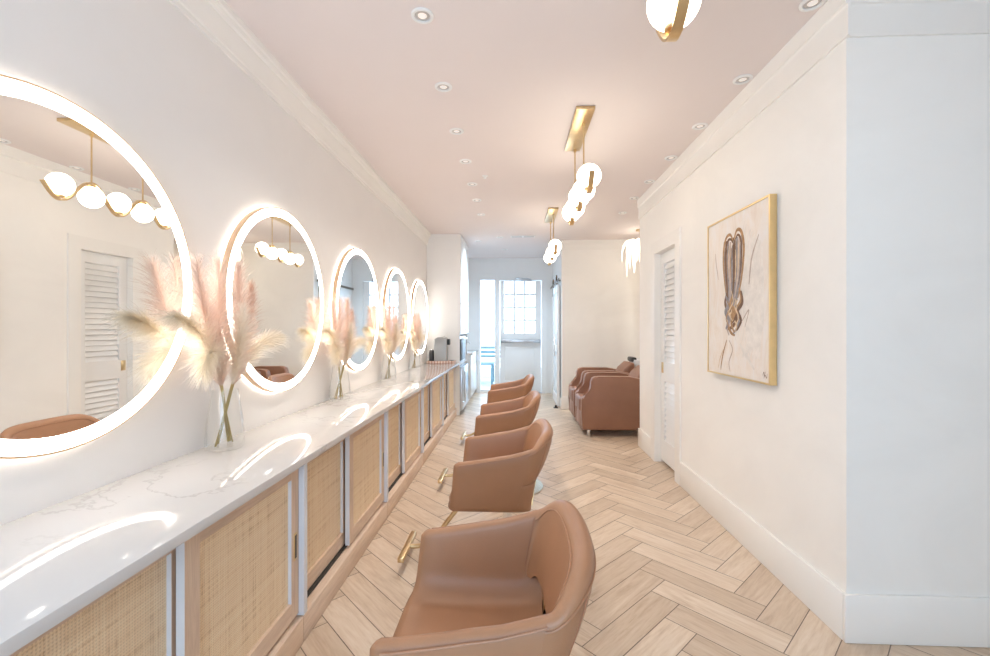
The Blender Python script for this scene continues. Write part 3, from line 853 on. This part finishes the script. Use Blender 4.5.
for x in (-.10, .10): mb.box(x-.085, x+.085, -.035, .035, -.009, -.0055)
mb.build('slot', M['vent'], t)

# ------------------------------------------------------------------ feather chandelier
t = thing('feather_chandelier', 'glowing white feather chandelier hanging in the shampoo alcove', 'chandelier', (1.93, 6.9, 0))
MB().lathe([(.06, H-.02), (.06, H-.001)], n=20).build('ceiling_plate', M['gold'], t)
MB().tube([(0, 0, H-.01), (0, 0, 2.72)], .007, 8).build('rod', M['gold'], t)
MB().sphere((0, 0, 2.62), .05, 16).build('bulb', M['globe'], t)
mb0 = None
for k in range(22):
    tier = k % 2; a = 2*PI*k/22+.1+R.uniform(-.08, .08); L = R.uniform(.85, 1.15); n = 12
    mb = MB(); hd = Vector((math.cos(a), math.sin(a), 0)); sd = Vector((-math.sin(a), math.cos(a), 0))
    Rr = (.27 if tier else .17)*L; drop = (.36 if tier else .50)*L
    pts = []
    for i in range(n):
        u = i/(n-1)
        pts.append(hd*(.03+Rr*math.sin(u*PI*.56))+Vector((0, 0, 2.73+.09*math.sin(u*PI*.8)-drop*u**2.2)))
    rows = []
    for i, p in enumerate(pts):
        u = i/(n-1); ww = .036*math.sin(PI*min(1, .10+.88*u))**.8*(1+.35*(i % 2))
        rows.append([p-sd*ww-Vector((0, 0, .016)), p-sd*ww*.5-Vector((0, 0, .004)), p+Vector((0, 0, .004)), p+sd*ww*.5-Vector((0, 0, .004)), p+sd*ww-Vector((0, 0, .016))])
    mb.loft(rows, closed=False, cap=False)
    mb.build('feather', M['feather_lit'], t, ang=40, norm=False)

# ------------------------------------------------------------------ painting
t = thing('framed_painting', 'gold framed painting of long brown hair seen from behind, on the cream wall', 'painting', (BX, 2.965, 1.62))
PW, PH = .405, .543
fr = .011
mb = MB().frame(-.042, -.001, (-PW, -PW+fr, PW-fr, PW), (-PH, -PH+fr, PH-fr, PH), 0, 0)
mb.build('frame', M['gold_pale'], t)
k = NT('painted canvas'); co = k.coord('Object', (1, 3, 1))
cc = k.ramp(k.noise(co, 3.2, 6, .65, 1.5), [(.32, (.80, .70, .61, 1)), (.5, (.86, .79, .72, 1)), (.66, (.86, .82, .79, 1))])
k.l(cc, k.b.inputs['Base Color']); k.b.inputs['Roughness'].default_value = .7
cv = box('canvas', k.m, -.036, -.006, -PW+fr, PW-fr, -PH+fr, PH-fr, parent=t)
PC = [mat('umber paint', (.18, .088, .040, 1), .6, vary=.3, vscale=30), mat('ochre paint', (.42, .235, .10, 1), .6, vary=.3, vscale=30),
      mat('slate paint', (.28, .25, .25, 1), .6, vary=.3, vscale=30), mat('pale gold paint', (.66, .50, .32, 1), .6, vary=.2, vscale=30), mat('white paint', (.82, .77, .71, 1), .6, vary=.1, vscale=20), mat('taupe paint', (.52, .42, .35, 1), .6, vary=.2, vscale=20)]
# picture coords: u 0 (far/left in the photo) .. 1 (near/right), v 0 bottom .. 1 top
layer = [0]
def stroke(mb, pts, w0, mi):
    layer[0] += 1; x = -.0362-.00003*layer[0]
    P = []
    pts = [Vector(p) for p in pts]; n = 14; m_ = len(pts)-1
    for i in range(n*m_+1):
        s = i/n; k_ = min(int(s), m_-1); f = s-k_
        p0_, p1_, p2_, p3_ = pts[max(k_-1, 0)], pts[k_], pts[k_+1], pts[min(k_+2, m_)]
        P.append(.5*((2*p1_)+(p2_-p0_)*f+(2*p0_-5*p1_+4*p2_-p3_)*f*f+(3*p1_-p0_-3*p2_+p3_)*f**3))
    P = [Vector(((.5-q.x)*2*(PW-fr), (q.y-.5)*2*(PH-fr))) for q in P]
    rows = []
    for i, q in enumerate(P):
        d = P[min(i+1, len(P)-1)]-P[max(i-1, 0)]
        d.normalize(); nn = Vector((-d.y, d.x)); ww = w0*(.35+.65*math.sin(PI*min(1, .08+.9*i/(len(P)-1))))
        rows.append([(x, q.x-nn.x*ww, q.y-nn.y*ww), (x, q.x+nn.x*ww, q.y+nn.y*ww)])
    mb.mi = mi; mb.loft(rows, closed=False, cap=False)
mb = MB()
for i in range(10): stroke(mb, [(.62+.03*i, .95-.02*i), (.55+.035*i, .75), (.60+.03*i, .5), (.5+.04*i, .22)], .012, 4)
stroke(mb, [(.72, .55), (.76, .70), (.86, .82)], .008, 5); stroke(mb, [(.14, .80), (.16, .72), (.20, .62)], .005, 5)
for i in range(6): stroke(mb, [(.70+.04*i, .50+.05*i), (.66+.05*i, .38), (.72+.03*i, .24), (.62+.05*i, .12)], .018, 4)
for i, c_ in enumerate((2, 0, 2, 5, 2, 0, 2, 5, 2)):
    u = .315+.037*i; top = .855-.07*max(0, 1-abs(i-4)/1.6)*.6
    stroke(mb, [(u, top), (u-.012, .74), (u-.005+.004*(4-i), .62), (.36+.022*i, .50), (.37+.017*i, .42)], .019, c_)
for (pts, w_, c_) in (
    ([(.47, .84), (.42, .885), (.35, .875), (.305, .81), (.30, .70), (.325, .58), (.36, .50)], .012, 1), ([(.48, .84), (.53, .895), (.60, .88), (.64, .80), (.635, .70), (.60, .58), (.55, .48)], .013, 1),
    ([(.46, .83), (.43, .855), (.375, .85), (.345, .78), (.345, .66)], .009, 0), ([(.49, .83), (.54, .865), (.585, .845), (.605, .78), (.595, .66), (.56, .56)], .009, 0),
    ([(.475, .86), (.47, .76), (.50, .64), (.46, .52)], .010, 0), ([(.40, .82), (.385, .72), (.40, .60)], .006, 3), ([(.55, .83), (.565, .73), (.545, .62)], .006, 3), ([(.44, .80), (.425, .70), (.44, .58)], .005, 1),
    ([(.51, .78), (.515, .68), (.50, .58)], .007, 3),
    ([(.36, .52), (.33, .46), (.38, .41), (.50, .39), (.52, .34), (.44, .30), (.36, .29)], .017, 0), ([(.57, .54), (.60, .47), (.54, .42), (.44, .38), (.38, .33), (.43, .27), (.50, .25)], .017, 1),
    ([(.54, .50), (.48, .45), (.56, .38), (.55, .31), (.47, .26)], .014, 2), ([(.42, .48), (.36, .42), (.42, .36), (.36, .31), (.40, .25)], .014, 5),
    ([(.50, .48), (.53, .42), (.47, .37), (.53, .31), (.50, .27)], .008, 3), ([(.40, .45), (.44, .40), (.37, .36), (.42, .31)], .008, 3), ([(.46, .42), (.50, .36), (.44, .32)], .009, 0),
    ([(.34, .50), (.40, .45), (.34, .40), (.40, .34), (.34, .29)], .018, 2), ([(.60, .52), (.62, .45), (.55, .40), (.60, .34), (.53, .28)], .015, 0),
    ([(.46, .50), (.42, .44), (.50, .40), (.44, .33), (.49, .27)], .016, 1), ([(.55, .47), (.50, .43), (.56, .36), (.49, .30)], .008, 3), ([(.37, .47), (.41, .42), (.35, .36), (.40, .30)], .007, 1), ([(.44, .53), (.47, .46), (.40, .40), (.46, .34)], .007, 3),
    ([(.36, .22), (.30, .14), (.26, .06), (.25, .02)], .006, 1), ([(.40, .22), (.46, .16), (.40, .08), (.42, .02)], .005, 5),
    ([(.30, .16), (.24, .10), (.20, .03)], .004, 3), ([(.62, .34), (.72, .40), (.66, .30)], .005, 5), ([(.58, .20), (.70, .12), (.80, .06)], .014, 4)): stroke(mb, pts, w_, c_)
for pts in ([(.915, .035), (.93, .055), (.935, .03), (.95, .06)], [(.93, .02), (.945, .04), (.965, .025), (.975, .05)]): stroke(mb, pts, .0022, 0)
mb.build('brush_strokes', PC, cv, smooth=False, norm=False)

# ------------------------------------------------------------------ tall cabinet, fridge, base cabinet
TF = -.872; TD = 1.15
t = thing('tall_cabinet', 'white floor to ceiling cabinet at the far end of the counter', 'cabinet', (0, 7.06, 0))
mb = MB(); mb.box(-A+.003, TF-.02, 0, .02, 0, H-.003); mb.box(-A+.003, TF-.02, TD-.02, TD, 0, H-.003); mb.box(-A+.003, -A+.02, .02, TD-.02, 0, H-.003)
for z in (.80, 1.30, H-.03): mb.box(-A+.02, TF-.03, .02, TD-.02, z, z+.02)
mb.build('carcass', M['white'], t)
for z0, z1 in ((1.315, 1.80), (1.81, H-.01)):
    for y0, y1 in ((.004, TD/2-.003), (TD/2+.003, TD-.004)):
        d = MB().frame(TF-.02, TF, (y0, y0+.06, y1-.06, y1), (z0, z0+.06, z1-.06, z1), 0, 0).build('door', M['white'], t, smooth=False)
        box('panel', M['white'], TF-.018, TF-.006, y0+.06, y1-.06, z0+.06, z1-.06, parent=d)
        yk = y1-.03 if y0 < .3 else y0+.03
        MB().tube([(TF, yk, z0+.06), (TF+.02, yk, z0+.06), (TF+.02, yk, z0+.18), (TF, yk, z0+.18)], .005, 8).build('handle', M['chrome'], d)
t = thing('wall_oven', 'small stainless oven in the niche of the tall white cabinet', 'oven', (0, 7.10, .822))
MB().box(-A+.10, TF-.03, 0, .90, 0, .45, bev=.01).build('body', M['steel'], t)
MB().box(TF-.03, TF-.012, .03, .70, .05, .40, bev=.006).build('door_glass', M['black'], t)
MB().tube([(TF-.012, .10, .41), (TF+.03, .10, .41), (TF+.03, .66, .41), (TF-.012, .66, .41)], .009, 8).build('handle', M['chrome'], t)
t = thing('drinks_fridge', 'stainless undercounter fridge at the foot of the tall white cabinet', 'fridge', (0, 7.09, 0))
MB().box(-A+.10, TF-.03, 0, .90, .03, .78, bev=.008).build('body', M['steel'], t)
MB().box(TF-.03, TF+.02, .0, .90, .07, .77, bev=.006).build('door', M['steel'], t)
MB().tube([(TF+.02, .08, .20), (TF+.055, .08, .20), (TF+.055, .08, .70), (TF+.02, .08, .70)], .010, 8).build('handle', M['chrome'], t)
mb = MB()
for y in (.08, .82):
    for x in (-1.2, -.92): mb.lathe([(.02, 0), (.02, .032)], (x, y, 0), 12)
mb.build('feet', M['black'], t)
t = thing('base_cabinet', 'low white base cabinet beside the sidelight window', 'cabinet', (0, 8.225, 0))
MB().box(-A+.004, -.85, 0, 1.30, .08, .90).build('carcass', M['white'], t)
MB().box(-A+.004, -.90, .01, 1.29, 0, .08).build('toe_kick', M['white'], t)
MB().box(-A+.004, -.80, 0, 1.30, .901, .935, bev=.004).build('worktop', M['marble'], t)
for y0, y1 in ((.01, .43), (.44, .86), (.87, 1.29)):
    mb = MB(); mb.box(-.849, -.83, y0, y1, .10, .89, bev=.003); d = mb.build('door', M['white'], t)
    MB().tube([(-.83, y1-.05, .70), (-.805, y1-.05, .70), (-.805, y1-.05, .82), (-.83, y1-.05, .82)], .005, 8).build('handle', M['chrome'], d)
t = thing('sink_tap', 'small dark tap on the low white base cabinet', 'tap', (-1.0, 8.55, .9355))
MB().tube([(0, 0, 0), (0, 0, .16), (.03, 0, .20), (.10, 0, .20), (.12, 0, .17)], .012, 10).build('spout', M['steel'], t)
MB().lathe([(.022, 0), (.022, .03), (.015, .035)], n=16).build('foot', M['steel'], t)

# ------------------------------------------------------------------ barn door on corridor wall
t = thing('sliding_door', 'white sliding barn door with frosted panel on the corridor wall', 'door', (0, 0, 0))
bx = CX-.060; y0, y1 = 7.86, 8.78
mb = MB()
mb.box(bx, bx+.04, y0, y0+.10, .02, 2.18); mb.box(bx, bx+.04, y1-.10, y1, .02, 2.18)
for z0, z1 in ((.02, .20), (.98, 1.10), (2.06, 2.18)): mb.box(bx, bx+.04, y0+.10, y1-.10, z0, z1)
mb.build('slab', M['white'], t)
mb = MB(); mb.box(bx+.012, bx+.028, y0+.09, y1-.09, .19, .99); mb.box(bx+.012, bx+.028, y0+.09, y1-.09, 1.09, 2.07); mb.build('panel', M['frosted'], t)
mb = MB(); mb.tube([(bx, y0+.05, .92), (bx-.045, y0+.05, .92), (bx-.045, y0+.05, 1.30), (bx, y0+.05, 1.30)], .010, 8); mb.build('handle', M['chrome'], t)
mb = MB(); mb.box(bx+.012, bx+.02, 7.72, 9.50, 2.24, 2.285, bev=.002)
for y in (7.9, 8.5, 9.2): mb.tube([(bx+.02, y, 2.262), (CX, y, 2.262)], .012, 8)
mb.build('rail', M['bronze'], t)
for y in (y0+.12, y1-.12):
    mb = MB(); mb.lathe([(.05, bx-.012), (.05, bx+.008)], (0, y, 2.315), 24, 'x'); mb.box(bx-.018, bx-.012, y-.02, y+.02, 2.02, 2.33, bev=.002)
    mb.build('roller', M['bronze'], t)
t = thing('floor_guide', 'small black door guide on the floor at the sliding door', 'door guide', (CX-.09, 7.80, 0))
MB().box(-.04, .04, -.03, .03, 0, .012, bev=.003).build('plate', M['black'], t); MB().lathe([(.02, .012), (.022, .02), (.018, .05), (.001, .052)], n=16).build('roller', M['black'], t)

# ------------------------------------------------------------------ coffee things at the far end of the counter
t = thing('woven_tray', 'pink woven tray under the coffee machine on the counter', 'tray', (-1.15, 6.84, ZC+.0005))
MB().box(-.215, .215, -.11, .11, 0, .008).build('base', M['wicker'], t)
mb = MB()
for q in ((-.215, .215, -.11, -.095), (-.215, .215, .095, .11), (-.215, -.20, -.095, .095), (.20, .215, -.095, .095)): mb.box(q[0], q[1], q[2], q[3], .0, .045, bev=.004)
mb.build('rim', M['wicker'], t)
t = thing('coffee_machine', 'grey pod coffee machine standing on the pink woven tray', 'coffee machine', (-1.14, 6.84, ZC+.0095))
MB().prism([(-.11, 0), (-.115, .24), (-.108, .375), (-.06, .40), (.065, .40), (.085, .38), (.085, 0)], -.085, .09, bev=.012).build('body', M['grey'], t)
MB().box(.084, .125, -.05, .06, .28, .375, bev=.012).build('brew_head', M['black'], t)
MB().box(.084, .15, -.06, .07, 0, .03, bev=.006).build('drip_tray', M['black'], t)
MB().tube([(.03, -.06, .39), (.03, -.06, .415), (.03, .07, .415), (.03, .07, .39)], .008, 8).build('lever', M['chrome'], t)
t = thing('milk_frother', 'slim black milk frother beside the coffee machine on the tray', 'frother', (-1.295, 6.79, ZC+.0095))
MB().lathe([(.001, 0), (.038, 0), (.04, .01), (.036, .19), (.03, .20), (.001, .203)], n=24).build('body', M['black'], t)
MB().lathe([(.014, .20), (.014, .215), (.001, .22)], n=16).build('lid_knob', M['chrome'], t)
t = thing('cup_stack', 'stack of white paper cups behind the black frother', 'cups', (-1.33, 6.89, ZC+.0095))
MB().lathe([(.001, 0), (.028, 0), (.036, .09), (.037, .12), (.036, .122), (.037, .20), (.001, .20)], n=24).build('cups', M['ceramic'], t)
t = thing('small_bowl', 'tiny steel bowl at the aisle end of the woven tray', 'bowl', (-.98, 6.87, ZC+.0095))
MB().lathe([(.001, 0), (.022, 0), (.04, .045), (.037, .045), (.02, .006), (.001, .006)], n=24, cap=False).build('bowl', M['steel'], t)

# ------------------------------------------------------------------ lights
def spot(x, y, e, c=(1, .90, .78), size=105):  # fill spots added under the unlit downlights to brighten the room
    l = bpy.data.lights.new('fill_spot', 'SPOT'); l.energy = e; l.color = c; l.spot_size = math.radians(size); l.spot_blend = 1; l.shadow_soft_size = .04
    o = bpy.data.objects.new('fill_spot', l); o.location = (x, y, H-.03); col.objects.link(o)
for x, y in lamps:
    if y > 7.2: spot(x, y, 36, (.64, .82, 1), 140)  # cool tint added to imitate daylight down the corridor
    elif x > 1.6: spot(x, y, 36, (1, .96, .90), 140)
    elif x < 0: spot(x, y, 17, (1, .93, .84), 125)
wd = bpy.data.worlds.new('daylight'); sc.world = wd; wd.use_nodes = True
bg = wd.node_tree.nodes['Background']; bg.inputs[0].default_value = (.55, .76, 1, 1); bg.inputs[1].default_value = 5.0
def portal(loc, rot, sx, sy):
    l = bpy.data.lights.new('window_portal', 'AREA'); l.shape = 'RECTANGLE'; l.size = sx; l.size_y = sy; l.cycles.is_portal = True
    o = bpy.data.objects.new('window_portal', l); o.location = loc; o.rotation_euler = rot; col.objects.link(o)
portal(((WX0+WX1)/2, YF-.15, (WZ0+WZ1)/2), (PI/2, 0, 0), WX1-WX0, WZ1-WZ0)
portal(((SX0+DX1)/2, YB+.15, ZT/2), (-PI/2, 0, 0), DX1-SX0, ZT)

# ------------------------------------------------------------------ camera and view
cd = bpy.data.cameras.new('camera'); cd.sensor_width = 36; cd.lens = 36*440/990; cd.clip_start = .02
cd.shift_y = .5/990
cam = bpy.data.objects.new('camera', cd); cam.location = (0, 0, 1.40); cam.rotation_euler = (PI/2, 0, math.atan(20/440)); col.objects.link(cam)
sc.camera = cam
vs = sc.view_settings; vs.view_transform = 'Standard'; vs.look = 'None'; vs.exposure = 0.74; vs.gamma = 1; vs.use_curve_mapping = False
cy = sc.cycles; cy.max_bounces = 14; cy.diffuse_bounces = 8; cy.glossy_bounces = 6; cy.transparent_max_bounces = 16; cy.transmission_bounces = 6
cy.caustics_reflective = False; cy.caustics_refractive = False; cy.use_denoising = True; cy.sample_clamp_indirect = 6
